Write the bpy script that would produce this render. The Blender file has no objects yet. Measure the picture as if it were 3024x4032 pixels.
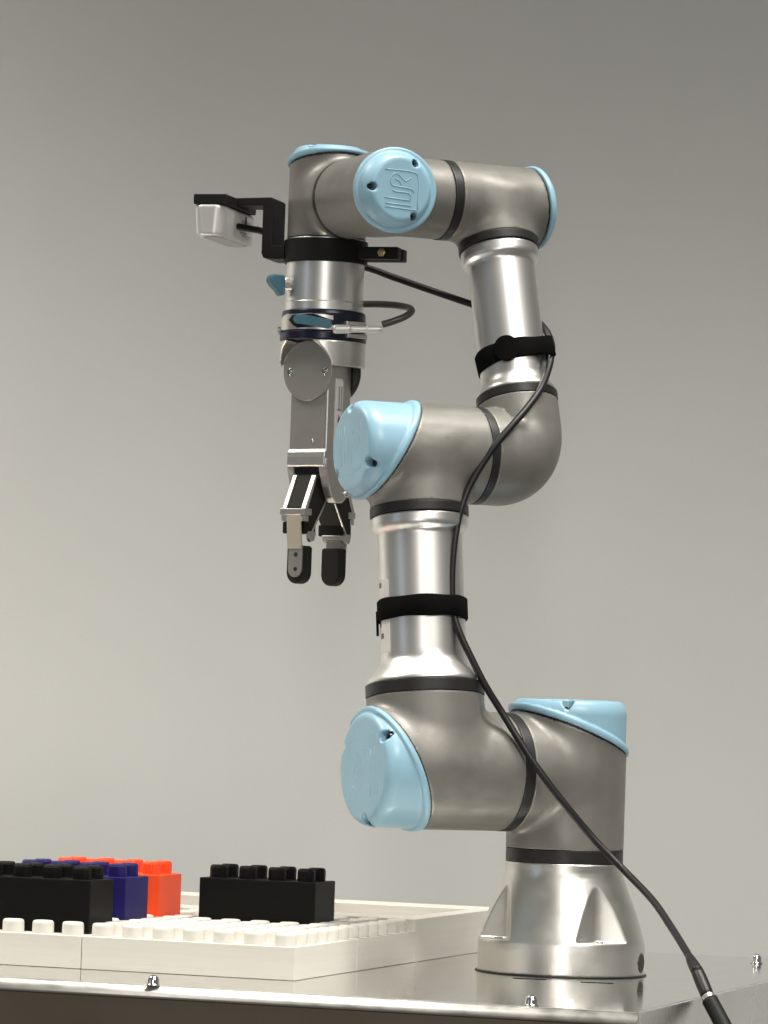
import bpy, bmesh, math, random
import numpy as np
from mathutils import Vector, Matrix

# ------------------------------------------------------------------ camera, world, lights, exposure
MM = 0.001
scene = bpy.context.scene
COL = scene.collection
V3 = lambda *a: np.array(a, float)

cam_d = bpy.data.cameras.new('Camera')
cam = bpy.data.objects.new('Camera', cam_d)
COL.objects.link(cam)
cam_d.sensor_fit = 'VERTICAL'
cam_d.sensor_height = 24.0
cam_d.lens = 100.476
cam_d.clip_start = 0.05
cam_d.clip_end = 100
_r = V3(0.99940275, -0.00436706, 0.03427937)
_u = V3(-0.03443784, -0.04375506, 0.99844856)
_f = V3(0.00286039, 0.99903274, 0.04387932)
M = Matrix(((_r[0], _u[0], -_f[0], -0.15630), (_r[1], _u[1], -_f[1], -3.28689), (_r[2], _u[2], -_f[2], 0.20290), (0, 0, 0, 1)))
cam.matrix_world = M
scene.camera = cam

world = bpy.data.worlds.new('World')
scene.world = world
world.use_nodes = True
wb = world.node_tree.nodes['Background']
wb.inputs[0].default_value = (0.245, 0.235, 0.215, 1)
wb.inputs[1].default_value = 0.56

def area(name, loc, target, sx, sy, power, color=(1, 0.965, 0.90), spread=180):
    d = bpy.data.lights.new(name, 'AREA')
    d.shape = 'RECTANGLE'
    d.size = sx
    d.size_y = sy
    d.energy = power
    d.color = color
    d.spread = math.radians(spread)
    o = bpy.data.objects.new(name, d)
    COL.objects.link(o)
    o.location = loc
    v = Vector(target) - Vector(loc)
    o.rotation_euler = v.to_track_quat('-Z', 'Y').to_euler()
    return o

# ceiling panels over the work table and further back in the room, and a bright doorway behind the camera
area('ceiling_panel', (0.34, -0.28, 1.95), (0.34, -0.28, 0), 1.2, 0.6, 18, spread=98)
area('ceiling_panel', (-1.80, 0.11, 1.95), (-1.80, 0.11, 0), 1.2, 0.6, 54, color=(1, 0.945, 0.85), spread=103)
area('ceiling_panel', (0.94, -2.20, 1.95), (0.94, -2.20, 0), 1.2, 0.6, 82, spread=138)
area('doorway_light', (-0.25, -5.6, 0.75), (0.0, 0, 0.35), 0.26, 2.2, 36, color=(1, 0.97, 0.92))
area('window_light', (-4.2, -2.6, 0.9), (0, 0, 0.4), 0.8, 1.8, 4.5, color=(0.66, 0.82, 1.0))

vs = scene.view_settings
vs.view_transform = 'Standard'
vs.look = 'None'
vs.exposure = 0.1
vs.gamma = 1.0
vs.use_curve_mapping = False
scene.render.engine = 'CYCLES'
scene.cycles.max_bounces = 8

# ------------------------------------------------------------------ materials
def mat(name, color, rough=0.5, metal=0.0, var=0.0, vscale=60.0, bump=0.0, bscale=400.0, rvar=0.0, stretch=None, spec=0.5, coat=0.0):
    m = bpy.data.materials.new(name)
    m.use_nodes = True
    nt = m.node_tree
    b = nt.nodes['Principled BSDF']
    b.inputs['Base Color'].default_value = (*color, 1)
    b.inputs['Roughness'].default_value = rough
    b.inputs['Metallic'].default_value = metal
    b.inputs['Specular IOR Level'].default_value = spec
    b.inputs['Coat Weight'].default_value = coat
    tc = nt.nodes.new('ShaderNodeTexCoord')
    mp = nt.nodes.new('ShaderNodeMapping')
    nt.links.new(tc.outputs['Object'], mp.inputs['Vector'])
    if stretch:
        mp.inputs['Scale'].default_value = stretch
    if var > 0:
        n = nt.nodes.new('ShaderNodeTexNoise')
        n.inputs['Scale'].default_value = vscale
        n.inputs['Detail'].default_value = 6
        nt.links.new(mp.outputs['Vector'], n.inputs['Vector'])
        r = nt.nodes.new('ShaderNodeMapRange')
        r.inputs['From Min'].default_value = 0.3
        r.inputs['From Max'].default_value = 0.7
        r.inputs['To Min'].default_value = 1 - var
        r.inputs['To Max'].default_value = 1 + var
        nt.links.new(n.outputs['Fac'], r.inputs['Value'])
        mx = nt.nodes.new('ShaderNodeVectorMath')
        mx.operation = 'SCALE'
        mx.inputs[0].default_value = color
        nt.links.new(r.outputs['Result'], mx.inputs['Scale'])
        nt.links.new(mx.outputs[0], b.inputs['Base Color'])
    if rvar > 0:
        n = nt.nodes.new('ShaderNodeTexNoise')
        n.inputs['Scale'].default_value = vscale * 1.7
        n.inputs['Detail'].default_value = 5
        nt.links.new(mp.outputs['Vector'], n.inputs['Vector'])
        r = nt.nodes.new('ShaderNodeMapRange')
        r.inputs['From Min'].default_value = 0.3
        r.inputs['From Max'].default_value = 0.7
        r.inputs['To Min'].default_value = max(rough - rvar, 0.02)
        r.inputs['To Max'].default_value = rough + rvar
        nt.links.new(n.outputs['Fac'], r.inputs['Value'])
        nt.links.new(r.outputs['Result'], b.inputs['Roughness'])
    if bump > 0:
        n = nt.nodes.new('ShaderNodeTexNoise')
        n.inputs['Scale'].default_value = bscale
        n.inputs['Detail'].default_value = 4
        nt.links.new(mp.outputs['Vector'], n.inputs['Vector'])
        bp = nt.nodes.new('ShaderNodeBump')
        bp.inputs['Strength'].default_value = bump
        bp.inputs['Distance'].default_value = 0.001
        nt.links.new(n.outputs['Fac'], bp.inputs['Height'])
        nt.links.new(bp.outputs['Normal'], b.inputs['Normal'])
    return m

MT = {
    'wall': mat('wall_paint', (0.67, 0.672, 0.655), 0.85, var=0.022, vscale=4.0, bump=0.12, bscale=300),
    'paint': mat('grey_housing_paint', (0.192, 0.184, 0.167), 0.43, metal=0.36, var=0.05, vscale=55, rvar=0.07, bump=0.12, bscale=1100),
    'cap': mat('blue_cap_plastic', (0.25, 0.425, 0.53), 0.36, var=0.035, vscale=45, rvar=0.05, bump=0.03, bscale=900),
    'alu': mat('aluminium', (0.80, 0.79, 0.765), 0.36, metal=1.0, var=0.02, vscale=30, rvar=0.025, bump=0.02, bscale=3.0, stretch=(8, 8, 500)),
    'alu_cast': mat('satin_aluminium', (0.74, 0.725, 0.685), 0.37, metal=1.0, var=0.03, vscale=25, rvar=0.05, bump=0.05, bscale=900),
    'ring': mat('black_ring', (0.014, 0.0135, 0.0125), 0.42, spec=0.4),
    'black': mat('black_printed_plastic', (0.008, 0.0075, 0.007), 0.55, bump=0.12, bscale=700, spec=0.22),
    'rubber': mat('black_rubber', (0.013, 0.012, 0.010), 0.65, spec=0.25),
    'strap': mat('black_hook_strap', (0.004, 0.004, 0.004), 0.95, bump=0.5, bscale=1800, spec=0.05),
    'cable': mat('black_cable', (0.010, 0.0095, 0.0095), 0.42, spec=0.3),
    'cable_grey': mat('grey_cable_sleeve', (0.05, 0.048, 0.045), 0.35),
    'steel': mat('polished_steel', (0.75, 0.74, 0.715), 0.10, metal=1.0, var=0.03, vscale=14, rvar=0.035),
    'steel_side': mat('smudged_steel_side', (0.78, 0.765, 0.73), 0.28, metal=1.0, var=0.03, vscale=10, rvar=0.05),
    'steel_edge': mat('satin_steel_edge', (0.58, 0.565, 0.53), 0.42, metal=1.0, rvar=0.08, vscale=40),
    'steel_front': mat('steel_front_dark_reflection', (0.36, 0.31, 0.245), 0.28, metal=1.0, var=0.05, vscale=6, rvar=0.04),  # dark brown base colour stands in for the dim room mirrored in the front
    'chrome': mat('chrome', (0.85, 0.85, 0.85), 0.08, metal=1.0),
    'screw': mat('zinc_screw', (0.42, 0.42, 0.41), 0.22, metal=1.0),
    'screw_pit_shade': mat('shaded_screw_pit', (0.10, 0.10, 0.10), 0.2, metal=1.0),  # darkened metal, pocket shade put into the colour
    'brass': mat('brass_nut', (0.55, 0.42, 0.22), 0.35, metal=1.0),
    'anod': mat('grey_anodised_plate', (0.34, 0.325, 0.30), 0.42, metal=0.6, var=0.03, vscale=60),
    'silver': mat('milled_silver', (0.66, 0.64, 0.60), 0.34, metal=0.95, var=0.03, vscale=80, bump=0.05, bscale=600),
    'beige': mat('beige_steel_strip', (0.68, 0.62, 0.51), 0.38, metal=0.6),
    'navy': mat('navy_black_anodised', (0.008, 0.010, 0.028), 0.3, metal=0.3),
    'teal': mat('teal_rubber', (0.045, 0.135, 0.185), 0.5),
    'camsilver': mat('silver_camera_shell', (0.62, 0.605, 0.585), 0.38, metal=0.5),
    'glassdark': mat('dark_lens_glass', (0.01, 0.01, 0.012), 0.08),
    'white': mat('white_printed_plastic', (0.62, 0.597, 0.545), 0.5, var=0.03, vscale=30, bump=0.10, bscale=60, stretch=(0.3, 0.3, 9.0)),
    'brick_black': mat('black_brick_plastic', (0.006, 0.0055, 0.005), 0.45, spec=0.12, bump=0.2, bscale=70, stretch=(0.3, 0.3, 12.0)),
    'brick_blue': mat('navy_blue_brick_plastic', (0.014, 0.011, 0.10), 0.42, spec=0.2, bump=0.2, bscale=70, stretch=(0.3, 0.3, 12.0)),
    'brick_red': mat('orange_red_brick_plastic', (0.90, 0.085, 0.02), 0.42, spec=0.25, bump=0.2, bscale=70, stretch=(0.3, 0.3, 12.0)),
    'sticker': mat('white_sticker', (0.60, 0.58, 0.565), 0.45),
    'ink': mat('label_ink', (0.10, 0.07, 0.06), 0.5),
    'hole': mat('dark_hole', (0.012, 0.010, 0.010), 0.7),
}

# ------------------------------------------------------------------ helpers
ROOTLOC = {}

def root(name, label, cat, loc, group=None):
    o = bpy.data.objects.new(name, None)
    o.empty_display_size = 0.02
    COL.objects.link(o)
    o.location = [c * MM for c in loc]
    o['label'] = label
    o['category'] = cat
    if group:
        o['group'] = group
    ROOTLOC[o] = V3(*loc)
    return o

def tag(o, label, cat, group=None):
    o['label'] = label
    o['category'] = cat
    if group:
        o['group'] = group
    return o

def link_mesh(name, me, m, parent=None, origin=None):
    """verts of me are in metres relative to the root's location"""
    o = bpy.data.objects.new(name, me)
    COL.objects.link(o)
    if me.materials:
        me.materials[0] = m
    else:
        me.materials.append(m)
    if parent is not None:
        o.parent = parent
    return o

def top_of(o):
    while o.parent is not None:
        o = o.parent
    return o

def mesh_obj(name, verts, faces, m, parent=None, smooth=True, origin=None, bevel=0.0, seg=2):
    """verts in world mm"""
    v = np.asarray(verts, float)
    off = V3(0, 0, 0)
    if parent is not None:
        off = ROOTLOC.get(top_of(parent), V3(0, 0, 0))
    elif origin is not None:
        off = V3(*origin)
    v = (v - off) * MM
    me = bpy.data.meshes.new(name)
    me.from_pydata(v.tolist(), [], [list(map(int, f)) for f in faces])
    me.update()
    if smooth:
        me.polygons.foreach_set('use_smooth', [True] * len(me.polygons))
    o = link_mesh(name, me, m, parent)
    if parent is None and origin is not None:
        o.location = [c * MM for c in origin]
        ROOTLOC[o] = V3(*origin)
    if bevel > 0:
        b = o.modifiers.new('bevel', 'BEVEL')
        b.width = bevel * MM
        b.segments = seg
        b.limit_method = 'ANGLE'
        b.angle_limit = math.radians(35)
    return o

def norm(v):
    return v / np.linalg.norm(v)

class Frame:
    def __init__(self, o, x, y, z):
        self.o, self.x, self.y, self.z = o, x, y, z
        self.R = np.stack([x, y, z], 1)
    def w(self, p):
        return np.atleast_2d(p) @ self.R.T + self.o

def frame_ax(o, axis, ref=None):
    """local z = axis; local x = ref made perpendicular"""
    z = norm(axis)
    if ref is None:
        ref = V3(1, 0, 0) if abs(z[0]) < 0.9 else V3(0, 1, 0)
    x = norm(ref - z * (ref @ z))
    return Frame(o, x, np.cross(z, x), z)

def lathe(fr, prof, n=96):
    """prof = [(r, h)...] around frame z"""
    th = np.linspace(0, 2 * np.pi, n, endpoint=False)
    vs_, fs = [], []
    for r, h in prof:
        vs_.append(np.stack([r * np.cos(th), r * np.sin(th), np.full(n, h)], 1))
    v = np.concatenate(vs_)
    for i in range(len(prof) - 1):
        for j in range(n):
            k = (j + 1) % n
            fs.append((i * n + j, i * n + k, (i + 1) * n + k, (i + 1) * n + j))
    return fr.w(v), fs

def prof_round(pts, r=0.6, k=3):
    """bevel the corners of an (r,h) profile so smooth shading stays tight"""
    out = [pts[0]]
    for i in range(1, len(pts) - 1):
        p0, p1, p2 = map(lambda q: np.array(q, float), pts[i - 1:i + 2])
        a, b = p0 - p1, p2 - p1
        la, lb = np.linalg.norm(a), np.linalg.norm(b)
        d = min(r, la * 0.45, lb * 0.45)
        A, B = p1 + a / la * d, p1 + b / lb * d
        for t in np.linspace(0, 1, k + 1):
            out.append(tuple((1 - t) ** 2 * A + 2 * t * (1 - t) * p1 + t * t * B))
    out.append(pts[-1])
    # split long runs next to corners
    res = [out[0]]
    for p in out[1:]:
        q = res[-1]
        L = math.hypot(p[0] - q[0], p[1] - q[1])
        if L > 4:
            for t in (0.8 / L, 1 - 0.8 / L):
                res.append((q[0] + (p[0] - q[0]) * t, q[1] + (p[1] - q[1]) * t))
        res.append(p)
    return res

def lathe_obj(name, fr, prof, m, parent=None, n=96, r=0.6, origin=None):
    v, f = lathe(fr, prof_round(prof, r), n)
    return mesh_obj(name, v, f, m, parent, origin=origin)

def box_obj(name, fr, lo, hi, m, parent=None, bevel=0.5, origin=None, seg=2):
    x0, y0, z0 = lo
    x1, y1, z1 = hi
    p = [(x, y, z) for z in (z0, z1) for y in (y0, y1) for x in (x0, x1)]
    f = [(0, 2, 3, 1), (4, 5, 7, 6), (0, 1, 5, 4), (2, 6, 7, 3), (0, 4, 6, 2), (1, 3, 7, 5)]
    f = [q for q in f]
    v = fr.w(np.array(p))
    if np.linalg.det(fr.R) < 0:
        f = [q[::-1] for q in f]
    return mesh_obj(name, v, f, m, parent, smooth=False, bevel=bevel, origin=origin, seg=seg)

def prism_obj(name, fr, poly, h0, h1, m, parent=None, bevel=0.4, origin=None, axes='xyz', seg=2):
    """polygon in two frame axes extruded along the third; axes 'xzy' = polygon in x,z extruded along y"""
    n = len(poly)
    idx = {'x': 0, 'y': 1, 'z': 2}
    a, b, c = (idx[q] for q in axes)
    v = np.zeros((2 * n, 3))
    for i, (p, q) in enumerate(poly):
        v[i, a] = p; v[i, b] = q; v[i, c] = h0
        v[n + i, a] = p; v[n + i, b] = q; v[n + i, c] = h1
    f = [tuple(range(n))[::-1], tuple(range(n, 2 * n))]
    for i in range(n):
        j = (i + 1) % n
        f.append((i, j, n + j, n + i))
    W = fr.w(v)
    # orientation check
    cen = W.mean(0)
    q = f[1]
    nn = np.cross(W[q[1]] - W[q[0]], W[q[2]] - W[q[1]])
    area2 = sum(poly[i][0] * poly[(i + 1) % n][1] - poly[(i + 1) % n][0] * poly[i][1] for i in range(n))
    me = mesh_obj(name, W, f, m, parent, smooth=False, bevel=bevel, origin=origin, seg=seg)
    bm = bmesh.new()
    bm.from_mesh(me.data)
    bmesh.ops.recalc_face_normals(bm, faces=bm.faces)
    bm.to_mesh(me.data)
    bm.free()
    return me

def catmull(pts, per=14):
    P = [2 * V3(*pts[0]) - V3(*pts[1])] + [V3(*p) for p in pts] + [2 * V3(*pts[-1]) - V3(*pts[-2])]
    out = []
    for i in range(1, len(P) - 2):
        p0, p1, p2, p3 = P[i - 1:i + 3]
        for t in np.linspace(0, 1, per, endpoint=False):
            out.append(0.5 * ((2 * p1) + (-p0 + p2) * t + (2 * p0 - 5 * p1 + 4 * p2 - p3) * t * t + (-p0 + 3 * p1 - 3 * p2 + p3) * t ** 3))
    out.append(P[-2])
    return np.array(out)

def sweep(path, rad, n=14):
    path = np.asarray(path, float)
    rad = np.broadcast_to(np.asarray(rad, float), (len(path),))
    tg = np.gradient(path, axis=0)
    tg /= np.linalg.norm(tg, axis=1)[:, None]
    ref = V3(0, 0, 1) if abs(tg[0][2]) < 0.9 else V3(1, 0, 0)
    u = norm(np.cross(tg[0], ref))
    vs_, fs = [], []
    th = np.linspace(0, 2 * np.pi, n, endpoint=False)
    for i in range(len(path)):
        u = norm(u - tg[i] * (u @ tg[i]))
        w = np.cross(tg[i], u)
        vs_.append(path[i] + rad[i] * (np.cos(th)[:, None] * u + np.sin(th)[:, None] * w))
    for i in range(len(path) - 1):
        for j in range(n):
            k = (j + 1) % n
            fs.append((i * n + j, (i + 1) * n + j, (i + 1) * n + k, i * n + k))
    v = np.concatenate(vs_)
    fs.append(tuple(range(n)))
    fs.append(tuple(range((len(path) - 1) * n, len(path) * n))[::-1])
    return v, [f[::-1] for f in fs]

def wrap_patch(name, fr, poly, r0, r1, m, parent=None, az0=0.0, sub=2.0, bevel=0.0):
    """polygon in (arc mm, height) wrapped on a cylinder about frame z; az 0 = frame x direction"""
    P = []
    n0 = len(poly)
    for i in range(n0):
        a, b = np.array(poly[i], float), np.array(poly[(i + 1) % n0], float)
        k = max(1, int(np.linalg.norm(b - a) / sub))
        for t in range(k):
            P.append(a + (b - a) * t / k)
    P = np.array(P)
    n = len(P)
    bm = bmesh.new()
    base = [bm.verts.new((p[0], p[1], 0)) for p in P]
    face = bm.faces.new(base)
    # slice for curvature
    smin, smax = P[:, 0].min(), P[:, 0].max()
    for s in np.arange(smin + sub, smax, sub):
        bmesh.ops.bisect_plane(bm, geom=bm.verts[:] + bm.edges[:] + bm.faces[:], plane_co=(s, 0, 0), plane_no=(1, 0, 0))
    ext = bmesh.ops.extrude_face_region(bm, geom=bm.faces[:])
    for e in ext['geom']:
        if isinstance(e, bmesh.types.BMVert):
            e.co.z = 1
    bmesh.ops.recalc_face_normals(bm, faces=bm.faces)
    bm.verts.index_update()
    v = np.array([tuple(q.co) for q in bm.verts])
    f = [[q.index for q in fc.verts] for fc in bm.faces]
    bm.free()
    rr = r0 + (r1 - r0) * v[:, 2]
    az = az0 + v[:, 0] / r1
    L = np.stack([rr * np.cos(az), rr * np.sin(az), v[:, 1]], 1)
    o = mesh_obj(name, fr.w(L), f, m, parent, smooth=False, bevel=bevel)
    bm = bmesh.new()
    bm.from_mesh(o.data)
    bmesh.ops.recalc_face_normals(bm, faces=bm.faces)
    bm.to_mesh(o.data)
    bm.free()
    return o

def stadium(s0, s1, h0, h1, k=8):
    """rounded bar polygon"""
    r = (h1 - h0) / 2
    c = (h0 + h1) / 2
    pts = []
    for t in np.linspace(-np.pi / 2, np.pi / 2, k):
        pts.append((s1 - r + r * np.cos(t), c + r * np.sin(t)))
    for t in np.linspace(np.pi / 2, 3 * np.pi / 2, k):
        pts.append((s0 + r + r * np.cos(t), c + r * np.sin(t)))
    return pts

# ---- signed-distance surfaces: a small surface-nets mesher in numpy
def sdf_mesh(f, lo, hi, h):
    lo = np.array(lo, float) - 1.5 * h
    hi = np.array(hi, float) + 1.5 * h
    n = np.ceil((hi - lo) / h).astype(int) + 1
    ax = [lo[i] + h * np.arange(n[i]) for i in range(3)]
    X, Y, Z = np.meshgrid(*ax, indexing='ij')
    val = f(np.stack([X.ravel(), Y.ravel(), Z.ravel()], 1)).reshape(n)
    ins = val < 0
    c = [ins[i:n[0] - 1 + i, j:n[1] - 1 + j, k:n[2] - 1 + k] for i in (0, 1) for j in (0, 1) for k in (0, 1)]
    s = sum(q.astype(int) for q in c)
    act = (s > 0) & (s < 8)
    idx = -np.ones(act.shape, int)
    cells = np.argwhere(act)
    idx[act] = np.arange(len(cells))
    acc = np.zeros((len(cells), 3))
    cnt = np.zeros(len(cells))
    corners = [(i, j, k) for i in (0, 1) for j in (0, 1) for k in (0, 1)]
    for a in range(8):
        for b in range(a + 1, 8):
            d = np.array(corners[b]) - np.array(corners[a])
            if abs(d).sum() != 1:
                continue
            ca, cb = cells + corners[a], cells + corners[b]
            va, vb = val[tuple(ca.T)], val[tuple(cb.T)]
            mk = (va < 0) != (vb < 0)
            t = np.where(mk, va / np.where(mk, va - vb, 1), 0)
            acc += np.where(mk[:, None], ca + t[:, None] * d, 0)
            cnt += mk
    v = lo + h * acc / cnt[:, None]
    e = 0.05
    for _ in range(3):
        fv = f(v)
        g = np.stack([(f(v + e * np.eye(3)[i]) - f(v - e * np.eye(3)[i])) / (2 * e) for i in range(3)], 1)
        gg = np.maximum((g * g).sum(1), 0.3)
        step = fv / gg
        v = v - np.clip(step, -0.5 * h, 0.5 * h)[:, None] * g
    faces = []
    for a in range(3):
        b, cc = (a + 1) % 3, (a + 2) % 3
        sl0 = [slice(None)] * 3
        sl1 = [slice(None)] * 3
        sl0[a] = slice(0, n[a] - 1)
        sl1[a] = slice(1, n[a])
        A, B = ins[tuple(sl0)], ins[tuple(sl1)]
        ed = np.argwhere(A != B)
        ok = (ed[:, b] > 0) & (ed[:, cc] > 0) & (ed[:, b] < n[b] - 1) & (ed[:, cc] < n[cc] - 1)
        ed = ed[ok]
        sgn = A[tuple(ed.T)]
        def cell(db, dc):
            q = ed.copy()
            q[:, b] += db
            q[:, cc] += dc
            return idx[tuple(q.T)]
        q = np.stack([cell(-1, -1), cell(0, -1), cell(0, 0), cell(-1, 0)], 1)
        q[~sgn] = q[~sgn][:, ::-1]
        faces.append(q)
    return v, np.concatenate(faces)

def sdf_obj(name, f, lo, hi, h, fr, m, parent):
    v, q = sdf_mesh(f, lo, hi, h)
    W = fr.w(v)
    if np.linalg.det(fr.R) < 0:
        q = q[:, ::-1]
    return mesh_obj(name, W, q, m, parent)

def smin(a, b, k):
    hh = np.clip(0.5 + 0.5 * (b - a) / k, 0, 1)
    return b + (a - b) * hh - k * hh * (1 - hh)

def smax(a, b, k):
    return -smin(-a, -b, k)

# ------------------------------------------------------------------ kinematics of the arm (mm, base on the table at the origin)
D2 = math.radians
TH, PSI, PHI = D2(26.09), D2(8.29), D2(17.84)
Zv = V3(0, 0, 1)
A_ = V3(-math.cos(TH), -math.sin(TH), 0)      # joint axis pointing left and towards the camera
P_ = V3(math.sin(TH), -math.cos(TH), 0)
S_ = 151.85 * Zv
U0 = S_ + 119.85 * A_
DU = math.cos(PSI) * Zv - math.sin(PSI) * P_
E_ = U0 + 243.55 * DU
F0 = E_ - 92.5 * A_
DF = math.cos(PHI) * Zv - math.sin(PHI) * P_
W1 = F0 + 213.2 * DF
W2 = W1 + 104 * A_
Q_ = P_
W3 = W2 - 85.35 * Q_

# ------------------------------------------------------------------ the setting: wall
def plane_obj(name, pts, m):
    return mesh_obj(name, pts, [(0, 1, 2, 3)], m, None, smooth=False, origin=(0, 0, 0))
wall = plane_obj('wall', [(-4000, 1000, -1200), (4000, 1000, -1200), (4000, 1000, 2000), (-4000, 1000, 2000)], MT['wall'])
wall['kind'] = 'structure'

# ------------------------------------------------------------------ table
BE = D2(-17.71)
T1 = V3(math.cos(BE), math.sin(BE), 0)
T2 = V3(-math.sin(BE), math.cos(BE), 0)
TC = V3(33.6, -411.15, 0)
tf = Frame(TC, T1, T2, Zv)
table = root('table', 'polished steel work table carrying the robot arm, seen from its front corner', 'table', TC)
lip = [(7 - 7 * math.cos(t), -7 + 7 * math.sin(t)) for t in np.linspace(0, math.pi / 2, 9)]
prism_obj('tabletop', tf, [(7.05, -9), (7.05, 0), (709, 0), (709, -9)], -1100, -4.4, MT['steel'], table, bevel=0, axes='yzx')
edge = prism_obj('edge_strip', tf, [(6.8, -9), (1.5, -9), (0, -8)] + lip[:-1] + [(6.8, -0.1)], -1100, -1.0, MT['steel_edge'], table, bevel=0, axes='yzx')
for pl_ in edge.data.polygons:
    pl_.use_smooth = len(pl_.vertices) == 4
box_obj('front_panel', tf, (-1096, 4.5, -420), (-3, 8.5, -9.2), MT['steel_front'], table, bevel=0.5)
box_obj('side_panel', tf, (-4.3, 7.1, -420), (-0.3, 709, -0.25), MT['steel_side'], table, bevel=0.2)
box_obj('back_panel', tf, (-1096, 700, -420), (-4.6, 704, -9.2), MT['steel'], table, bevel=0.5)
def bolt(p, s=1.0):
    fr = frame_ax(V3(p[0], p[1], 0.05), Zv)
    o = lathe_obj('bolt', fr, [(0, 0), (5.2 * s, 0), (5.2 * s, 1.0), (4.3 * s, 1.1), (4.3 * s, 4.2 * s), (3.4 * s, 6.2 * s), (1.8 * s, 7.2 * s), (0.01, 7.5 * s)], MT['chrome'], table, n=24, r=0.3)
    return o
bolt((-296.5, -303.2))
bolt((-36.9, -374.8))
bolt((168.6, 207.0))
for (x0, x1, y0) in ((-39.6, -14.6, -89), (9.6, 34.5, -108)):
    d = norm(V3(1, -0.12, 0))
    fr = Frame(V3((x0 + x1) / 2, y0, 0), d, np.cross(Zv, d), Zv)
    prism_obj('slot', fr, stadium(-(x1 - x0) / 2, (x1 - x0) / 2, -3.2, 3.2), 0.1, 0.35, MT['hole'], table, bevel=0)
# small hole in the side panel
fr = frame_ax(tf.w(V3(-0.3, 470, -26))[0], T1)
lathe_obj('hole', fr, [(0.01, 0.1), (2.6, 0.1), (2.6, 0.0)], MT['hole'], table, n=20, r=0.05)

# ------------------------------------------------------------------ robot arm
arm = root('robot_arm', 'grey and silver robot arm with light blue joint caps on the table', 'robot arm', (0, 0, 0))

def ring(o, axis, t0, t1, r):
    return lathe_obj('joint_ring', frame_ax(o, axis), [(r - 4, t0), (r, t0), (r, t1), (r - 4, t1)], MT['ring'], arm, r=0.4)

# base
def f_base(p):
    r = np.hypot(p[:, 0], p[:, 1])
    z = p[:, 2]
    pr = np.interp(z, [0, 19, 24, 29, 36, 49, 60, 70, 74, 78, 90], [64, 64, 63.6, 62.2, 60.0, 55.6, 51.2, 47.3, 46.0, 45.2, 45.0])
    d = (r - pr) * 0.93
    d = np.maximum(d, z - 84.3)
    d = np.maximum(d, 0.4 - z)
    for k in range(4):
        az = D2(28 + 90 * k)
        t = p[:, 0] * math.sin(az) - p[:, 1] * math.cos(az)
        q = p[:, 0] * math.cos(az) + p[:, 1] * math.sin(az)
        cut = np.maximum((0.535 * (np.sqrt(q * q + 12) - 3.46) + 48.5 - t) * 0.882, 26 - z)
        d = smax(d, -cut, 0.5)
    az = D2(70)
    dx, dy = math.sin(az), -math.cos(az)
    t = p[:, 0] * dx + p[:, 1] * dy
    s = -p[:, 0] * dy + p[:, 1] * dx
    hole = np.maximum(np.hypot(s, z - 10.5) - 7.3, 50 - t)
    d = np.maximum(d, -hole)
    return d
wf = Frame(V3(0, 0, 0), V3(1, 0, 0), V3(0, 1, 0), Zv)
base = sdf_obj('base', f_base, (-65, -65, 0), (65, 65, 85), 1.25, wf, MT['alu_cast'], arm)
az = D2(70)
hd = V3(math.sin(az), -math.cos(az), 0)
lathe_obj('cable_port', frame_ax(hd * 57 + V3(0, 0, 10.5), hd), [(7.25, 0), (7.25, 6.4), (6.7, 7.3), (0.01, 7.3)], MT['hole'], base, n=32)
lathe_obj('base_flange_gap_shade', wf, [(60, 0.05), (65.6, 0.05), (65.6, 0.75), (60, 0.75)], MT['ring'], arm, r=0.1)  # thin dark flange; its black also imitates the gap shadow at the table
for k in range(4):
    a2 = D2(28 + 90 * k)
    c = V3(55.5 * math.sin(a2), -55.5 * math.cos(a2), 26)
    lathe_obj('mounting_bolt', frame_ax(c, Zv), [(3.4, 0.05), (3.4, 0.9), (1.8, 1.0), (1.8, 0.5), (0.01, 0.5)], MT['screw'], base, n=24, r=0.3)
ring(V3(0, 0, 0), Zv, 84.5, 94.2, 44.9)

LOGO_PX = [
    [(660, 880), (1110, 905)], [(680, 972), (1130, 990)], [(680, 1030), (1235, 1057)],
    [(1170, 765), (1115, 712), (820, 680), (775, 650), (760, 590), (785, 515), (850, 475), (910, 500), (985, 570), (1030, 585), (1105, 530)],
    [(1112, 885), (1118, 830), (1065, 782), (860, 772), (800, 750)],
    [(660, 415), (1135, 430), (1240, 540), (1240, 1040)],
    [(835, 560), (920, 600), (945, 655)]]

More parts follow.
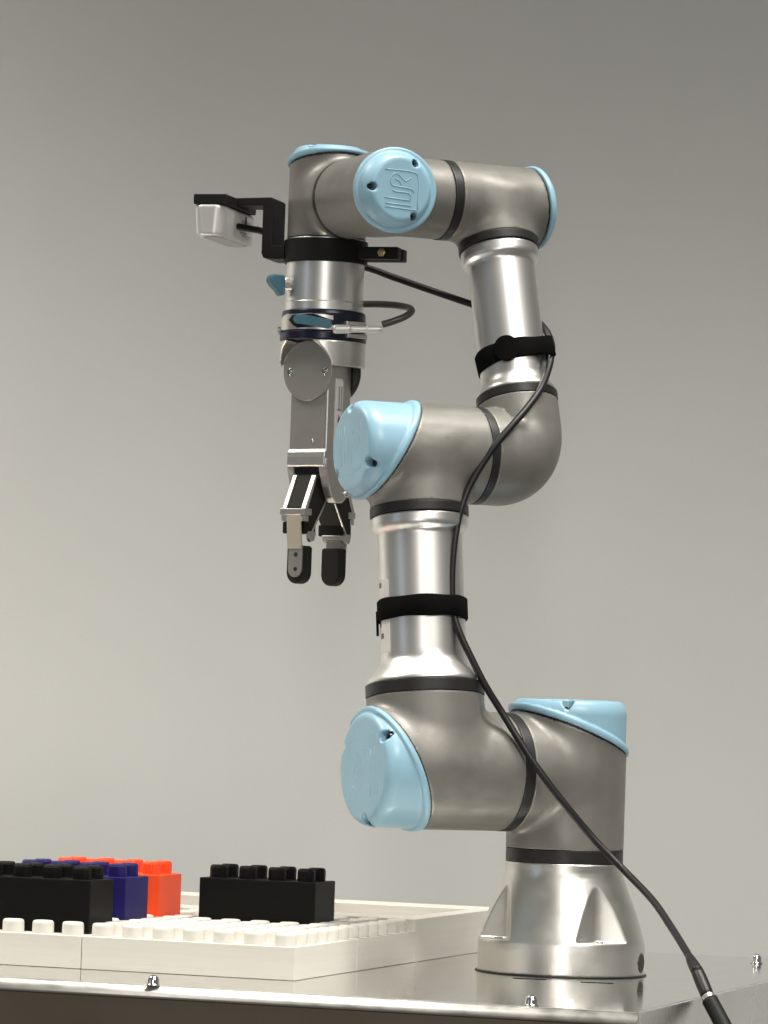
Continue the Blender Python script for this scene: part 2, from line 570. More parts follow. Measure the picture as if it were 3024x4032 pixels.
def housing(name, o, A, B, R, back, side, thin, deep, face, k=12, h=1.25, fr_face=None, chamf=None, rs=None, label=None):
    """joint housing: cylinder about A from -back to a slanted cut, side tube along B; blue cap with slanted rim"""
    rs = rs or (R - 0.3)
    C = np.cross(B, A)
    fr = Frame(o, A, C, B)           # local x = A, z = B
    mid = (thin + deep) / 2
    slope = (thin - deep) / (2 * R)
    cs = 1 / math.sqrt(1 + slope * slope)
    plane = lambda p: (p[:, 0] - (mid + slope * p[:, 2])) * cs
    def f(p):
        c1 = np.hypot(p[:, 1], p[:, 2]) - R
        c1 = np.maximum(c1, -back - p[:, 0])
        c2 = np.hypot(p[:, 0], p[:, 1]) - rs
        c2 = smax(c2, -6.0 - p[:, 2], 12.0)
        d = smin(c1, c2, k)
        d = np.maximum(d, p[:, 2] - side)
        d = np.maximum(d, -back - p[:, 0])
        d = np.maximum(d, plane(p))
        return d
    body = sdf_obj(name, f, (-max(back, rs), -max(R, rs) - 2, -R - 2), (max(thin, rs) + 2, max(R, rs) + 2, side + 1), h, fr, MT['paint'], arm)
    # dark gasket line
    def fg(p):
        d = np.hypot(p[:, 1], p[:, 2]) - (R - 0.35)
        pl = plane(p)
        return np.maximum(d, np.maximum(pl - 1.3, -1.5 - pl))
    sdf_obj('cap_gasket', fg, (deep - 4, -R, -R), (thin + 4, R, R), h, fr, MT['ring'], arm)
    # cap
    ch = chamf or 6.0
    rf = fr_face or (R - 5.5)
    pk = 4.4 if R > 40 else (4.0 if R > 35 else 3.2)
    rp = rf - 0.6
    angs = [math.pi, math.pi / 3, -math.pi / 3]   # measured from B; deep side first
    pts = [(rp * math.sin(a), rp * math.cos(a)) for a in angs]
    def fc(p):
        r = np.hypot(p[:, 1], p[:, 2])
        pl = plane(p)
        d = r - (R - 0.7)
        # conical shoulder up to the flat face
        dx, dr = ch, R - 0.7 - rf
        L = math.hypot(dx, dr)
        cone = ((p[:, 0] - face) * dr + (r - rf) * dx) / L
        d = smax(d, cone, 3.5)
        d = smax(d, p[:, 0] - face + 0.0009 * np.maximum(r - 20, 0) ** 2, 2.0)
        d = np.maximum(d, 1.25 - pl)
        bead = smax(smax(r - (R + 1.8), 1.25 - pl, 1.6), np.maximum(pl - 6.6, p[:, 0] - face + 3), 2.4)
        groove = smax(r - (R + 0.4), np.abs(pl - 7.2) - 0.8, 0.3)
        d = np.minimum(d, bead)
        for (yy, zz) in pts:
            cut = np.maximum(np.hypot(p[:, 1] - yy, p[:, 2] - zz) - pk, face - 8.5 - p[:, 0])
            d = smax(d, -cut, 0.8)
        return d
    cap = sdf_obj('joint_cap', fc, (deep - 3, -R - 2, -R - 2), (face + 1, R + 2, R + 2), 1.0 if R < 40 else 1.15, fr, MT['cap'], arm)
    if label:
        cap['label'] = label
    for (yy, zz) in pts:
        depth = face - 8.2
        c = fr.w(V3(depth, yy, zz))[0]
        lathe_obj('screw', frame_ax(c, A), [(0.01, -2), (pk - 0.15, -2), (pk - 0.15, 0.2), (pk - 1.2, 0.2), (pk - 1.2, 2.6), (1.5, 2.6), (1.5, 0.6), (0.01, 0.6)], MT['screw_pit_shade'], cap, n=20, r=0.4)  # fills the pocket; its dark tone imitates the shade inside
    # embossed emblem
    sc = rf / 25.0
    vv, ff = [], []
    nv = 0
    for ln in LOGO_PX:
        path = []
        for x, y in ln:
            ey, ez = (y - 720) * 0.0478 * sc, (x - 950) * 0.0505 * sc
            dome = 0.0009 * max(math.hypot(ey, ez) - 20, 0) ** 2
            path.append(fr.w(V3(face - dome + (0.0 if R < 35 else -0.2), ey, ez))[0])
        path = catmull(path, 5) if len(path) > 4 else np.array([path[0] + (path[-1] - path[0]) * t for t in np.linspace(0, 1, 4)]) if len(path) == 2 else catmull(path, 4)
        v, q = sweep(path, 0.42 if R < 35 else 0.34, 8)
        vv.append(v)
        ff += [tuple(i + nv for i in fc_) for fc_ in q]
        nv += len(v)
    mesh_obj('emblem', np.concatenate(vv), ff, MT['cap'], cap)
    return body

# shoulder (joint 1), upper-arm joint (2), elbow (3)
housing('shoulder_housing', S_, Zv, A_, 45, 57.4, 50.8, 46.5, 12.0, 56.5, k=6, label='light blue cap on top of the shoulder above the base')
ring(S_, A_, 51, 59, 45.2)
housing('upper_arm_housing', U0, A_, DU, 45, 60.7, 54.9, 47.0, 8.0, 54.5, k=8, label='large light blue cap on the lowest arm joint, facing left')
ring(U0, DU, 55.1, 64.3, 45.1)
housing('elbow_housing', E_, A_, -DU, 37.5, 46.0, 43.3, 43.5, 2.5, 56.5, k=8, h=1.15, label='light blue cap of the elbow behind the gripper')
ring(E_, -DU, 43.5, 50.6, 37.7)
ring(E_, -A_, 46.2, 52.4, 37.7)

# forearm elbow: pipe bend
RB = 24.0
def f_bend(p):
    x, y, z = p[:, 0], p[:, 1], p[:, 2]
    tt = np.clip(np.arctan2(RB - x, RB - z) / (math.pi / 2), 0, 1)   # 0 on the axis side, 1 on the forearm side
    tt = tt * tt * (3 - 2 * tt)
    rad = 37.5 + (31.5 - 37.5) * tt
    tor = np.hypot(np.hypot(x - RB, z - RB) - RB, y) - rad
    ca = np.hypot(y, z) - 37.5
    cb = np.hypot(x, y) - 31.5
    d = np.where((x < RB) & (z < RB), tor, 1e3)
    d = np.where(x >= RB, np.minimum(d, ca), d)
    d = np.where(z >= RB, np.minimum(d, cb), d)
    d = np.maximum(d, x - 39.9)
    d = np.maximum(d, z - 44.4)
    return d
ef = Frame(F0, A_, np.cross(DF, A_), DF)
sdf_obj('forearm_elbow', f_bend, (-38, -38, -38), (41, 38, 46), 1.2, ef, MT['paint'], arm)
ring(F0, DF, 44.6, 51.5, 31.8)
ring(F0, DF, 173.2, 179.8, 31.7)

# aluminium tubes
tu = lathe_obj('upper_arm_tube', frame_ax(U0, DU, V3(0, -1, 0)), [(40, 64.5), (44.3, 64.5), (43.6, 67.5), (39.8, 72.5), (34.6, 78.5), (32.6, 83), (32.3, 87), (32.3, 178), (33.2, 180), (36.2, 182.5), (37.0, 185), (37.0, 192.5), (30, 192.8)], MT['alu'], arm, r=1.5)
lathe_obj('forearm_tube', frame_ax(F0, DF), [(26, 51.7), (31.2, 51.7), (30.6, 54.5), (27.6, 59.5), (26.4, 64), (26.3, 159), (27.4, 161), (30.0, 163.2), (30.6, 165.5), (30.6, 173.0), (25, 173.2)], MT['alu'], arm, r=1.5)
uf = frame_ax(U0, DU, V3(0, -1, 0))
st = wrap_patch('rating_label', uf, [(-60, 88), (-29, 88), (-29, 143), (-60, 146)], 32.1, 32.45, MT['sticker'], tu, sub=3)
for (a, b, c, d) in ((-46, -40, 138, 142), (-44, -38, 99, 103), (-47, -43, 108, 118), (-56, -50, 112, 116)):
    wrap_patch('label_print', uf, [(a, c), (b, c), (b, d), (a, d)], 32.3, 32.55, MT['ink'], tu, sub=3)

# wrists
housing('wrist_housing', W1, -A_, -DF, 31.4, 41.4, 33.0, 35.5, 28.0, 43.5, k=9, h=1.05, fr_face=25, chamf=7, label='light blue wrist cap at the far right end')
ring(W1, A_, 41.6, 48.8, 31.6)
housing('wrist_housing', W2, Q_, -A_, 31.4, 44.0, 55.0, 34.5, 26.5, 45.5, k=9, h=1.05, fr_face=24.5, chamf=8, label='round light blue cap with emblem facing the camera')
ring(W2, -Q_, 44.2, 48.6, 31.5)
housing('wrist_housing', W3, Zv, Q_, 31.2, 29.0, 36.6, 37.0, 25.0, 44.5, k=8, h=1.05, fr_face=25, chamf=7, label='light blue cap on top of the tool wrist')

# tool flange tube
tfz = frame_ax(W3, Zv, V3(0, -1, 0))
fl = lathe_obj('tool_flange', tfz, [(24, -87), (31.2, -87), (31.2, -80.2), (30.9, -79.8), (30.9, -29.2), (25, -29.2)], MT['alu'], arm, r=0.5)
# capped connector on its left
cx = norm(V3(-0.93, -0.36, 0))
cf = Frame(W3 + V3(0, 0, -66), cx, np.cross(Zv, cx), Zv)
cn = lathe_obj('connector_socket', frame_ax(cf.w(V3(29, 0, 0))[0], cx), [(0.01, 0), (5.6, 0), (5.6, 6.5), (0.01, 6.5)], MT['brass'], fl, n=32)
cn.data.materials[0] = MT['silver']
prism_obj('connector_cap', cf, [(35, -8.5), (35.2, 6), (37, 6.6), (45.5, 6.6), (48, 4.6), (48.5, 1), (46, -2.5), (42, -6), (39, -10), (36, -10)], -5, 5, MT['teal'], cn, bevel=2.0, axes='xzy', seg=3)

# ------------------------------------------------------------------ quick changer + gripper
yaw = D2(36.3)
GN = V3(-math.sin(yaw), -math.cos(yaw), 0)
GM = V3(math.cos(yaw), -math.sin(yaw), 0)
gf = Frame(W3, GN, GM, Zv)       # local x = n (front, left-towards), y = m (right), z up
gr = root('gripper', 'two-finger silver and black gripper hanging from the arm wrist', 'gripper', W3 + V3(0, 0, -306))
lathe_obj('changer_body', tfz, [(20, -87.2), (32.8, -87.2), (33.4, -90), (33.4, -104), (34.4, -104.4), (34.4, -110.4), (20, -110.6)], MT['navy'], gr, r=0.5)
wrap_patch('changer_plate', tfz, [(-48, -103), (8, -103.2), (8, -92), (-10, -90.5), (-24, -91), (-34, -90.5), (-44, -93)], 33.0, 34.6, MT['silver'], gr, sub=2)
wrap_patch('lever_recess', tfz, [(-31.5, -95.5), (-27, -92), (-8, -91), (9, -96), (9, -99), (0, -101), (-22, -102), (-26, -100)], 33.6, 35.0, MT['black'], gr, sub=2)
wrap_patch('lever', tfz, [(-26.5, -95.5), (-25, -93), (-22, -92), (-16, -92), (6, -95.5), (7, -97), (7, -101), (4, -102.5), (-4, -101.5), (-18, -99.5), (-24, -98.5)], 34.4, 37.0, MT['teal'], gr, sub=2, bevel=0.6)
pc = W3 + V3(7.5, -37.2, -103)
plug_dir = norm(V3(1.0, 0.07, 0.03))
lathe_obj('plug', frame_ax(pc, plug_dir), [(0.01, 0), (2.8, 0.5), (3.6, 2), (3.6, 13), (2.7, 15), (2.6, 27), (3.1, 27.5), (3.1, 36), (2.4, 39), (0.01, 39)], MT['camsilver'], gr, n=28)
box_obj('clamp_jaw', Frame(W3 + V3(25, -26, -97), norm(V3(0.9, 0.5, 0)), norm(V3(-0.5, 0.9, 0)), Zv), (-9, -3, -2.2), (9, 3, 1.2), MT['silver'], gr, bevel=0.8)
box_obj('clamp_jaw', Frame(W3 + V3(26, -26, -107.2), norm(V3(0.9, 0.5, 0)), norm(V3(-0.5, 0.9, 0)), Zv), (-9, -3, -1.4), (9, 3, 1.8), MT['silver'], gr, bevel=0.8)
lathe_obj('release_knob', frame_ax(W3 + V3(-33, -4, -103), V3(-1, -0.1, 0)), [(0.01, 0), (3.2, 0), (3.2, 3), (0.01, 3.2)], MT['anod'], gr, n=24)

# yoke under the changer, cut around the pivot discs
def f_yoke(p):
    d = np.maximum(np.hypot(p[:, 0], p[:, 1]) - 34, np.maximum(p[:, 2] + 110.8, -131 - p[:, 2]))
    low = np.maximum(np.abs(p[:, 0]) - 30, -127 - p[:, 2])
    cut = np.hypot(p[:, 1], p[:, 2] + 134) - 25.5
    cut2 = np.maximum(np.abs(p[:, 1]) - 19.5, p[:, 2] + 117)
    d = smax(d, -cut, 1.5)
    d = np.maximum(d, -cut2)
    return d
sdf_obj('yoke', f_yoke, (-35, -35, -132), (35, 35, -110), 1.0, gf, MT['silver'], gr)

def disc(n0, n1, m, name, r=24):
    fr = frame_ax(gf.w(V3(n0, 0.4, -134.5))[0], GN)
    return lathe_obj(name, fr, [(0.01, 0), (r, 0), (r, n1 - n0), (0.01, n1 - n0)], m, gr, n=72)
disc(15.6, 19.6, MT['anod'], 'pivot_disc')
disc(-19.6, -15.6, MT['ring'], 'pivot_disc')
for mm_ in (-16.8, 17.4):
    lathe_obj('screw', frame_ax(gf.w(V3(19.2, mm_, -135.5))[0], GN), [(0.01, 0), (3.4, 0), (3.4, 0.7), (2.5, 0.9), (2.3, 1.9), (0.9, 2.2), (0.01, 2.2)], MT['screw'], gr, n=20, r=0.3)
body_poly = [(-18, -205), (18.4, -205), (18.4, -128)] + [(18.4 * math.cos(t), -128 + 12.5 * math.sin(t)) for t in np.linspace(0.15, math.pi - 0.15, 9)] + [(-18, -128)]
gb = prism_obj('gripper_body', gf, body_poly, -15.4, 15.4, MT['alu_cast'], gr, bevel=1.6, axes='yzx', seg=3)
box_obj('front_plate', gf, (15.5, -17.0, -203), (16.6, 17.4, -136), MT['anod'], gr, bevel=0.3)
lathe_obj('screw', frame_ax(gf.w(V3(16.6, 5.6, -190.5))[0], GN), [(0.01, 0), (1.8, 0), (1.8, 0.7), (0.01, 0.9)], MT['chrome'], gr, n=18, r=0.3)
# label on the side with print
lb = box_obj('side_label', gf, (-4, 18.45, -196), (6, 18.75, -140), MT['sticker'], gr, bevel=0)
prism_obj('label_print', gf, [(-2.6, -173), (1, -168.5), (2.2, -173.5), (-0.5, -178.5)], 18.7, 18.85, MT['ink'], lb, bevel=0, axes='xzy')
for (a, b, c, d) in ((-2.8, -1.4, -164, -146), (0.2, 1.6, -165, -146), (-3, 3, -165.5, -164), (-3, -1.6, -191, -182), (0.2, 1.4, -190, -183), (-3, 2, -182.5, -181)):
    box_obj('label_print', gf, (a, 18.72, c), (b, 18.86, d), MT['anod'] if c > -170 else MT['ink'], lb, bevel=0)

# lower housing: side cheeks and hoods
cheek = [(-17.5, -204), (-17.5, -213), (-13.3, -226), (-8.5, -235.2), (-4, -238.6), (4, -238.6), (8.5, -235.2), (13.3, -226), (17.5, -213), (17.5, -204)]
prism_obj('side_cheek', gf, cheek, 13.2, 21.6, MT['silver'], gr, bevel=1.0, axes='xzy')
prism_obj('side_cheek', gf, cheek, -18.6, -11.8, MT['silver'], gr, bevel=1.0, axes='xzy')
for s in (1, -1):
    hood = [(10 * s, -196), (16.8 * s, -196.4), (18.6 * s, -199), (19.2 * s, -203), (19.2 * s, -208.5), (18.4 * s, -210.8), (10 * s, -210.8)]
    prism_obj('knuckle_hood', gf, hood, -17.8, 19.6, MT['silver'], gr, bevel=1.2, axes='xzy', seg=3)
lathe_obj('screw', frame_ax(gf.w(V3(-9, 21.6, -231))[0], GM), [(0.01, 0), (2.8, 0), (2.8, 1.4), (0.01, 1.6)], MT['chrome'], gr, n=20, r=0.3)

def finger(s, o, ot):
    """s = +1 near finger, -1 far finger; o = extra outward offset"""
    X = lambda v: s * (v + o)
    Y = lambda v: s * (v + ot)
    box_obj('hinge_block', gf, (min(X(4), X(15)), -11.2, -221), (max(X(4), X(15)), 12.6, -211), MT['black'], gr, bevel=0.6)
    lk = [(X(11.5), -216), (X(15), -216.5), (X(27.5), -243), (X(27.5), -250), (X(20), -263.5), (X(17), -261), (X(1.0), -238), (X(4), -226)]
    link = prism_obj('finger_link', gf, lk, -11.6, 9.6, MT['rubber'], gr, bevel=0.8, axes='xzy')
    for (a, b) in ((-12.4, -8.4), (6.0, 10.4)):
        rl = [(X(13.6), -216.2), (X(16.8), -217.4), (X(29), -244.2), (X(26), -245.2)]
        prism_obj('link_rail', gf, rl, a, b, MT['silver'], gr, bevel=0.4, axes='xzy')
    rl = [(X(1.0), -236.6), (X(2.4), -237), (X(19.8), -262.6), (X(18.4), -263.2)]
    prism_obj('link_rail', gf, rl, 7.4, 10.4, MT['silver'], gr, bevel=0.3, axes='xzy')
    box_obj('finger_bar', gf, (min(X(21), X(29.6)), -14.6, -249.4), (max(X(21), X(29.6)), 10.8, -244.2), MT['silver'], gr, bevel=0.5)
    box_obj('finger_bar', gf, (min(X(24), X(28.8)), -13.6, -254.4), (max(X(24), X(28.8)), 10.2, -249.6), MT['silver'], gr, bevel=0.5)
    box_obj('finger_knuckle', gf, (min(X(13), X(26.5)), -14.0, -264), (max(X(13), X(26.5)), 9.4, -254.6), MT['black'], gr, bevel=1.2)
    for (a, b) in ((-12, -8), (7.5, 11.5)):
        prism_obj('hinge_ear', gf, [(X(15), -262), (X(24), -262), (X(23), -268), (X(20.5), -270.5), (X(17), -269)], a, b, MT['silver'], gr, bevel=0.6, axes='xzy')
    sp = [(X(28.9), -249.0), (X(30.4), -249.0), (Y(28.2), -272), (Y(28.0), -276), (Y(26.2), -276), (Y(26.6), -270)]
    prism_obj('fingertip_strip', gf, sp, -7.2, 6.6, MT['beige'] if s > 0 else MT['anod'], gr, bevel=0.3, axes='xzy')
    arc = [(math.cos(t), math.sin(t)) for t in np.linspace(math.pi, 2 * math.pi, 15)]
    w, c0, zb, zt = 9.0, -0.2, -303.5, -273.4
    pad = [(c0 + w, zt - 1), (c0 + w - 2, zt), (c0 - w + 2, zt), (c0 - w, zt - 1)] + [(c0 + w * a, zb + w + w * b) for a, b in arc]
    prism_obj('fingertip_pad', gf, pad, min(Y(15.6), Y(25.6)), max(Y(15.6), Y(25.6)), MT['rubber'], gr, bevel=1.3, axes='yzx', seg=3)
    w, c0, zb, zt = 6.7, 0.4, -298.5, -272.8
    pl = [(c0 + w, zt), (c0 - w, zt)] + [(c0 + w * a, zb + w + w * b) for a, b in arc]
    tp = prism_obj('fingertip_plate', gf, pl, min(Y(25.7), Y(27.2)), max(Y(25.7), Y(27.2)), MT['anod'], gr, bevel=0.2, axes='yzx')
    for zz in (-280.5, -292):
        lathe_obj('rivet', frame_ax(gf.w(V3(Y(27.2), 1.0, zz))[0], GN * s), [(0.01, 0), (1.7, 0), (1.7, 0.4), (0.01, 0.5)], MT['hole'], tp, n=16, r=0.1)
    if s < 0:
        box_obj('finger_bar', gf, (-24, -9.5, -267), (-20, 11, -263.2), MT['silver'], gr, bevel=0.5)
        box_obj('tip_mount', gf, (-30, -7, -276), (-22.5, 7, -267.2), MT['anod'], gr, bevel=0.5)
finger(1, 0.0, 0.0)
finger(-1, 7.5, 4.0)

# ------------------------------------------------------------------ camera bracket
bb = D2(15.7)
BL = V3(math.sin(bb), math.cos(bb), 0)
BK = V3(math.cos(bb), -math.sin(bb), 0)
bf = Frame(W3, BK, BL, Zv)
br = root('camera_bracket', 'black printed bracket clamped round the wrist, reaching left to the camera', 'bracket', W3 + V3(0, 0, -48))
lathe_obj('clamp_ring', tfz, [(31.0, -48.8), (33.2, -48.8), (33.2, -30.4), (31.0, -30.4), (31.0, -48.8)], MT['black'], br, r=0.4)
prof = [(-30, -46), (-44, -46), (-47.5, -45), (-49, -41.5), (-49, -3.2), (-72, -3.2), (-72, 2.6), (-42, 3.2), (-40, 1.5), (-40, -35), (-30, -35)]
prism_obj('arm', bf, prof, -16, 17, MT['black'], br, bevel=0.8, axes='xzy')
prism_obj('camera_plate', bf, [(-98, -44), (-71, -44), (-70, 34), (-97, 34)], -5.6, 2.4, MT['black'], br, bevel=0.8)
for (a, b) in ((-14, -3), (3, 14)):
    box_obj('clamp_lug', bf, (29, a, -45.4), (63, b, -35.6), MT['black'], br, bevel=0.8)
lathe_obj('nut', frame_ax(bf.w(V3(50, -14.1, -40.4))[0], -BL), [(0.01, 0), (3.4, 0), (3.4, 2.2), (2.2, 2.5), (2.0, 4.0), (0.01, 4.0)], MT['brass'], br, n=6, r=0.2)
lathe_obj('screw', frame_ax(bf.w(V3(-84, -8, 2.4))[0], Zv), [(0.01, 0), (2.4, 0), (2.4, 1.4), (0.01, 1.9)], MT['black'], br, n=18, r=0.3)

# ------------------------------------------------------------------ depth camera
dc = root('camera', 'small silver camera facing down under the black bracket plate', 'camera', bf.w(V3(-84.5, 0, -30))[0])
def f_camera(p):
    k, l, z = p[:, 0] + 85.2, p[:, 1], p[:, 2] + 18.2
    # stadium seen from above with softly tapered sides
    tap = 1.03 - 0.12 * np.clip((8 - z) / 19, 0, 1)
    r = 12.3 * tap
    rc = 8.5
    d = np.hypot(np.maximum(np.abs(k) - (r - rc), 0), np.maximum(np.abs(l) - (45 - rc), 0)) - rc
    d = smax(d, np.abs(z) - 12.4, 2.6)
    return d
camshell = sdf_obj('shell', f_camera, (-99, -47, -31), (-71, 47, -5), 1.0, bf, MT['camsilver'], dc)
prism_obj('lens_window', bf, [(-84.6 + 8.2 * math.cos(t), (-30 if math.sin(t) < 0 else 30) + 8.2 * math.sin(t)) for t in np.linspace(0.001, 2 * math.pi - 0.2, 28)], -31.1, -30.1, MT['glassdark'], dc, bevel=0)
prism_obj('face_bezel', bf, [(-84.6 + 9.6 * math.cos(t), (-32 if math.sin(t) < 0 else 32) + 9.6 * math.sin(t)) for t in np.linspace(0.001, 2 * math.pi - 0.2, 28)], -30.8, -29.7, MT['camsilver'], dc, bevel=0)
# socket recess, embossed text lines on the right flank
box_obj('socket_recess', bf, (-73.4, 6, -20), (-72.7, 30, -9), MT['anod'], camshell, bevel=0.2)
box_obj('cable_socket', bf, (-73.2, 14, -19), (-72.3, 17.5, -9), MT['hole'], camshell, bevel=0.2)
for i, (a, b, c) in enumerate(((4, 20, -22.5), (10, 30, -24.6))):
    box_obj('print', bf, (-73.6, a, c - 0.6), (-72.82, b, c + 0.6), MT['anod'], camshell, bevel=0)

# ------------------------------------------------------------------ cables and straps
def cable(name, pts, r, m, label, per=14, n=14, cat='cable'):
    path = catmull(pts, per)
    v, f = sweep(path, r, n)
    o = mesh_obj(name, v, f, m, None, origin=tuple(path[-1]))
    return tag(o, label, cat)

LOOP = [(-153.0, 76.1, 498.1), (-144.4, 77.1, 501.1), (-135.4, 81.1, 505.4), (-130.3, 89.1, 510.7), (-133.6, 101.1, 514.6), (-144.7, 114.1, 517.3), (-157.6, 123.1, 518.4), (-170.5, 129.1, 518.5), (-181.7, 133.1, 518.5)]
lp = cable('gripper_cable', LOOP[::-1], 2.8, MT['cable_grey'], 'short dark cable looping from the wrist to the gripper plug')

USB = [(-276.0, 121.1, 577.1), (-259.9, 139.1, 576.7), (-250.0, 149.1, 575.5), (-231.9, 153.1, 566.1), (-201.7, 153.1, 555.9), (-167.9, 139.1, 549.0), (-145.4, 129.1, 540.9), (-115.6, 114.1, 530.1), (-84.2, 104.1, 519.6), (-56.7, 91.1, 510.5), (-35.4, 71.1, 505.8), (-25.7, 51.1, 496.3), (-21.2, 37.1, 484.5), (-21.3, 29.1, 474.4), (-23.9, 17.1, 461.9), (-29.8, -0.9, 446.0), (-39.8, -14.9, 430.5), (-50.4, -25.9, 417.0), (-62.4, -32.9, 402.0), (-74.3, -36.9, 383.7), (-83.6, -40.9, 365.6), (-89.4, -45.9, 347.6), (-92.7, -50.9, 328.0), (-94.2, -54.9, 306.8), (-93.9, -57.9, 285.8), (-92.4, -59.9, 271.1), (-87.5, -62.9, 256.3), (-78.9, -64.9, 239.1), (-66.7, -64.9, 217.0), (-53.1, -62.9, 196.6), (-38.6, -67.9, 174.5), (-24.2, -70.9, 154.3), (-4.3, -70.9, 130.0), (20.9, -70.0, 102.1), (41.5, -85.0, 82.0), (60.3, -122.0, 62.7), (71.6, -162.0, 45.5), (78.8, -198.0, 32.7), (82.3, -216.0, 25.9)]
usb = cable('camera_cable', USB, 2.75, MT['cable'], 'long black cable strapped along the arm from camera down past the base', per=10)
PLUG = [(81.5, -212.0, 27.6), (83.2, -222.0, 23.7), (86.1, -234.0, 18.0), (92.5, -250.0, 2.3), (93.8, -252.0, -0.2), (100.9, -262.0, -13.2), (107.6, -272.0, -25.8)]
plug = root('cable_connector', 'black cable coupling hanging over the right edge of the table', 'connector', PLUG[-1])
def seg_tube(name, pts, rads, m, parent):
    path = catmull(pts, 10)
    t = np.linspace(0, 1, len(path))
    rr = np.interp(t, np.linspace(0, 1, len(rads)), rads)
    v, f = sweep(path, rr, 18)
    return mesh_obj(name, v, f, m, parent)
seg_tube('strain_relief', PLUG[0:3], [2.9, 3.6, 4.2, 4.6], MT['cable'], plug)
seg_tube('sleeve', PLUG[2:4], [4.6, 4.9, 4.9, 4.9, 4.7], MT['cable'], plug)
seg_tube('collar', [PLUG[3], PLUG[4]], [5.0, 5.0], MT['silver'], plug)
seg_tube('plug_body', PLUG[4:], [5.8, 5.9, 5.9], MT['black'], plug)

def hull(pts):
    pts = sorted(map(tuple, pts))
    def half(ps):
        h = []
        for p in ps:
            while len(h) > 1 and (h[-1][0] - h[-2][0]) * (p[1] - h[-2][1]) - (h[-1][1] - h[-2][1]) * (p[0] - h[-2][0]) <= 0:
                h.pop()
            h.append(p)
        return h[:-1]
    return half(pts) + half(pts[::-1])

def strap(o, axis, t, r, cpt, cr, w, tilt, label):
    """band hugging a tube of radius r and the cable (point cpt, radius cr); wraps the tube at distance t along axis"""
    z = norm(axis + tilt)
    fr = frame_ax(o + axis * t, z, V3(0, -1, 0))
    q = (V3(*cpt) - fr.o) @ fr.R
    th = np.linspace(0, 2 * np.pi, 72, endpoint=False)
    pts = [(r * math.cos(a), r * math.sin(a)) for a in th] + [(q[0] + cr * math.cos(a), q[1] + cr * math.sin(a)) for a in th]
    H = np.array(hull(pts))
    # resample
    d = np.linalg.norm(np.roll(H, -1, 0) - H, axis=1)
    cum = np.concatenate([[0], np.cumsum(d)])
    tt = np.linspace(0, cum[-1], 120, endpoint=False)
    HX = np.interp(tt, cum, np.append(H[:, 0], H[0, 0]))
    HY = np.interp(tt, cum, np.append(H[:, 1], H[0, 1]))
    H = np.stack([HX, HY], 1)
    tg = np.roll(H, -1, 0) - np.roll(H, 1, 0)
    nn = np.stack([tg[:, 1], -tg[:, 0]], 1)
    nn /= np.linalg.norm(nn, axis=1)[:, None]
    n = len(H)
    vs_, fs = [], []
    rows = [(0.25, -w / 2), (1.7, -w / 2 + 0.1), (2.1, -w / 2 + 0.6), (2.1, w / 2 - 0.6), (1.7, w / 2 - 0.1), (0.25, w / 2)]
    for off, hgt in rows:
        p = H + nn * off
        wob = 0.35 * np.sin(np.arange(n) * 0.31 + hgt)
        vs_.append(np.stack([p[:, 0], p[:, 1], hgt + wob], 1))
    for i in range(len(rows)):
        k = (i + 1) % len(rows)
        for j in range(n):
            l = (j + 1) % n
            fs.append((i * n + j, i * n + l, k * n + l, k * n + j))
    rt_ = root('cable_strap', label, 'strap', tuple(fr.o), group='straps holding the cable')
    mesh_obj('band', fr.w(np.concatenate(vs_)), fs, MT['strap'], rt_)
    return rt_, fr
s1, f1 = strap(F0, DF, 82.0, 26.4, (-21.9, 27.0, 472.0), 2.9, 15.5, V3(-0.10, 0, 0.0), 'black strap with a rounded end round the slim upper arm tube')
circ = [(-4 + 10.2 * math.cos(t), 0.5 + 10.2 * math.sin(t)) for t in np.linspace(0, 2 * math.pi, 28, endpoint=False)]
wrap_patch('strap_end', f1, circ, 27.0, 30.2, MT['strap'], s1, sub=2, bevel=0.6)
s2, f2 = strap(U0, DU, 121.0, 32.4, (-92.4, -59.9, 271.1), 2.9, 16.0, V3(0, 0, 0), 'black strap round the lower wide arm tube, free end hanging down')
wrap_patch('strap_end', f2, [(-58, -18), (-52, -18), (-51, 0), (-60, 0)], 33.6, 35.4, MT['strap'], s2, sub=2)

# ------------------------------------------------------------------ white studded plates, trays and bricks
AL = D2(-18.37)
B1 = V3(math.cos(AL), math.sin(AL), 0)
B2 = V3(-math.sin(AL), math.cos(AL), 0)
BC = V3(-200.06, -204.91, 0)
pf = Frame(BC, B1, B2, Zv)
PITCH = 23.6
HP = 24.0

def round_stud_mesh():
    me = bpy.data.meshes.new('stud')
    v, f = lathe(Frame(V3(0, 0, 0), V3(1, 0, 0), V3(0, 1, 0), Zv), [(8.2, -0.5), (8.0, 0.2), (7.9, 7.0), (7.7, 8.2), (7.0, 9.1), (6.0, 9.4), (0.01, 9.4)], 28)
    me.from_pydata((v * MM).tolist(), [], f)
    me.polygons.foreach_set('use_smooth', [True] * len(me.polygons))
    me.materials.append(MT['white'])
    return me
STUD = round_stud_mesh()

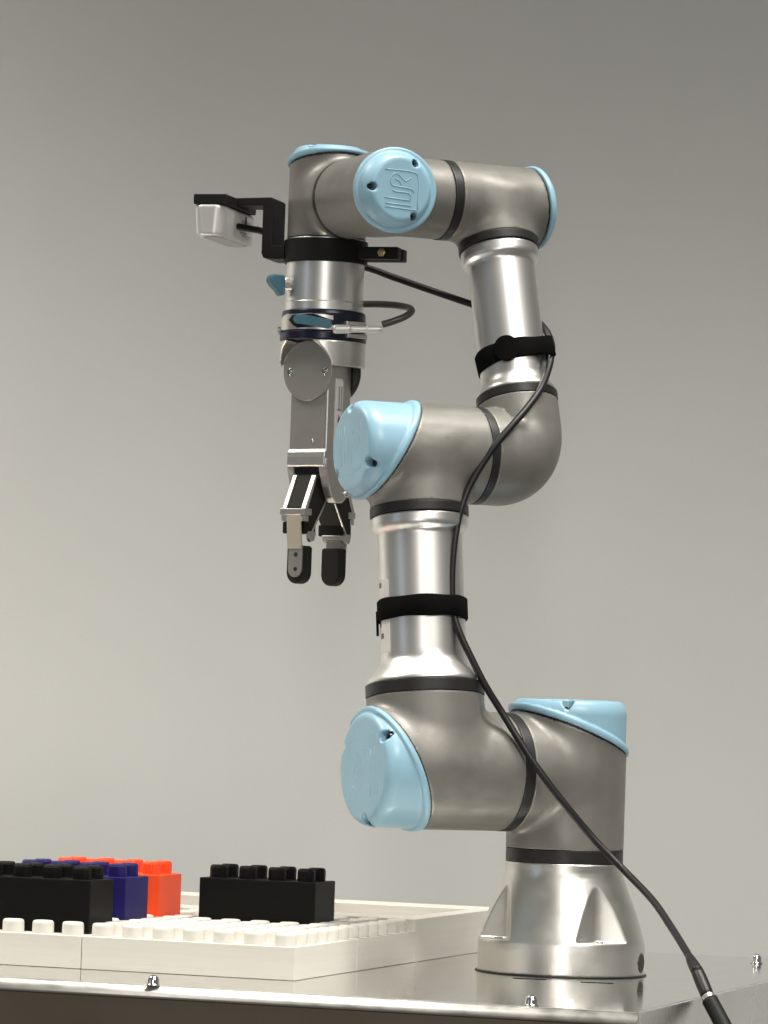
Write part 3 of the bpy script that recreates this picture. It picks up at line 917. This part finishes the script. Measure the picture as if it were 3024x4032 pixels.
def oct_stud_mesh(m):
    me = bpy.data.meshes.new('stud')
    bm = bmesh.new()
    R0, R1 = 7.1, 6.0
    rings = []
    for (r, h) in ((R0, -0.3), (R0, 8.3), (R1, 9.8)):
        rings.append([bm.verts.new((r * math.cos(a) * MM, r * math.sin(a) * MM, h * MM)) for a in [math.pi / 8 + math.pi / 4 * i for i in range(8)]])
    for a, b in zip(rings[:-1], rings[1:]):
        for i in range(8):
            bm.faces.new((a[i], a[(i + 1) % 8], b[(i + 1) % 8], b[i]))
    bm.faces.new(rings[-1])
    bmesh.ops.bevel(bm, geom=[e for e in bm.edges if abs(e.verts[0].co.z - e.verts[1].co.z) > 0.002 or e.verts[0].co.z > 0.005], offset=0.55 * MM, segments=2, affect='EDGES')
    bm.to_mesh(me)
    bm.free()
    me.materials.append(m)
    return me

def put(me, name, parent, loc_world, rotz):
    o = bpy.data.objects.new(name, me)
    COL.objects.link(o)
    o.parent = parent
    o.location = [c * MM for c in (V3(*loc_world) - ROOTLOC[top_of(parent)])]
    o.rotation_euler = (0, 0, rotz)
    return o

random.seed(4)
def plate(name, u1, v0, nu, nv, label, tray=0.0):
    """studded slab: right edge at u1, front at v0; optional open tray behind it"""
    u0 = u1 - nu * PITCH
    g = 0.25
    v1 = v0 + nv * PITCH
    rt_ = root(name, label, 'baseplate' if not tray else 'tray', tuple(pf.w(V3((u0 + u1) / 2, v0, 0))[0]))
    box_obj('plate', pf, (u0 + g, v0 + g, 0.15), (u1 - g, v1 - g, HP), MT['white'], rt_, bevel=0.5)
    for i in range(nu):
        for j in range(nv):
            put(STUD, 'stud', rt_, pf.w(V3(u1 - (i + 0.5) * PITCH, v0 + (j + 0.5) * PITCH, HP))[0], random.random())
    if tray:
        t1 = v1 + tray
        zt = 33.4
        vs0 = v1 - g + 0.02
        box_obj('tray_floor', pf, (u0 + g + 18, vs0, 0.15), (u1 - g - 18, t1 - 0.1, 6), MT['white'], rt_, bevel=0)
        box_obj('front_rim', pf, (u0 + g + 18, v1 + 4, 6.1), (u1 - g - 18, v1 + 44, zt), MT['white'], rt_, bevel=0.5)
        box_obj('back_rim', pf, (u0 + g + 18, t1 - 52, 6.1), (u1 - g - 18, t1, zt), MT['white'], rt_, bevel=0.5)
        box_obj('side_rim', pf, (u1 - g - 17.9, vs0, 0.15), (u1 - g, t1 - 0.1, zt), MT['white'], rt_, bevel=0.3)
        box_obj('side_rim', pf, (u0 + g, vs0, 0.15), (u0 + g + 17.9, t1 - 0.1, zt), MT['white'], rt_, bevel=0.3)
    return rt_
plate('studded_plate', 0, 0, 7, 6, 'white studded baseplate whose front corner points to the camera, front row free')
plate('studded_plate', -7 * PITCH, 0, 7, 6, 'white studded baseplate at the left picture edge below the front black brick')
plate('studded_tray', 0, 6 * PITCH, 7, 6, 'white studded tray with open rim behind, nearest the arm base', tray=255)
plate('studded_tray', -7 * PITCH, 6 * PITCH, 7, 6, 'white studded tray at left behind the stacked coloured bricks', tray=255)

BRICK_H = 39.4
def brick(u_end, row, ncol, key, label):
    u0, u1 = u_end - ncol * PITCH + 0.3, u_end - 0.3
    v0, v1 = row * PITCH + 0.3, (row + 2) * PITCH - 0.3
    rt_ = root('toy_brick', label, 'brick', tuple(pf.w(V3((u0 + u1) / 2, (v0 + v1) / 2, HP))[0]), group='bricks on the white plates')
    box_obj('body', pf, (u0, v0, HP + 0.12), (u1, v1, HP + BRICK_H), MT[key], rt_, bevel=0.7)
    me = oct_stud_mesh(MT[key])
    for i in range(ncol):
        for j in range(2):
            put(me, 'stud', rt_, pf.w(V3(u_end - (i + 0.5) * PITCH, (row + j + 0.5) * PITCH, HP + BRICK_H))[0], AL)
    return rt_
brick(-169.0, 1, 4, 'brick_black', 'black brick at the left edge, in front of the blue brick')
brick(-169.0, 4, 4, 'brick_blue', 'dark blue brick between the black and the orange-red brick')
brick(-169.0, 7, 4, 'brick_red', 'orange-red brick behind the dark blue brick')
brick(-43.0, 7, 4, 'brick_black', 'black brick standing alone on the white plate, nearest the arm')
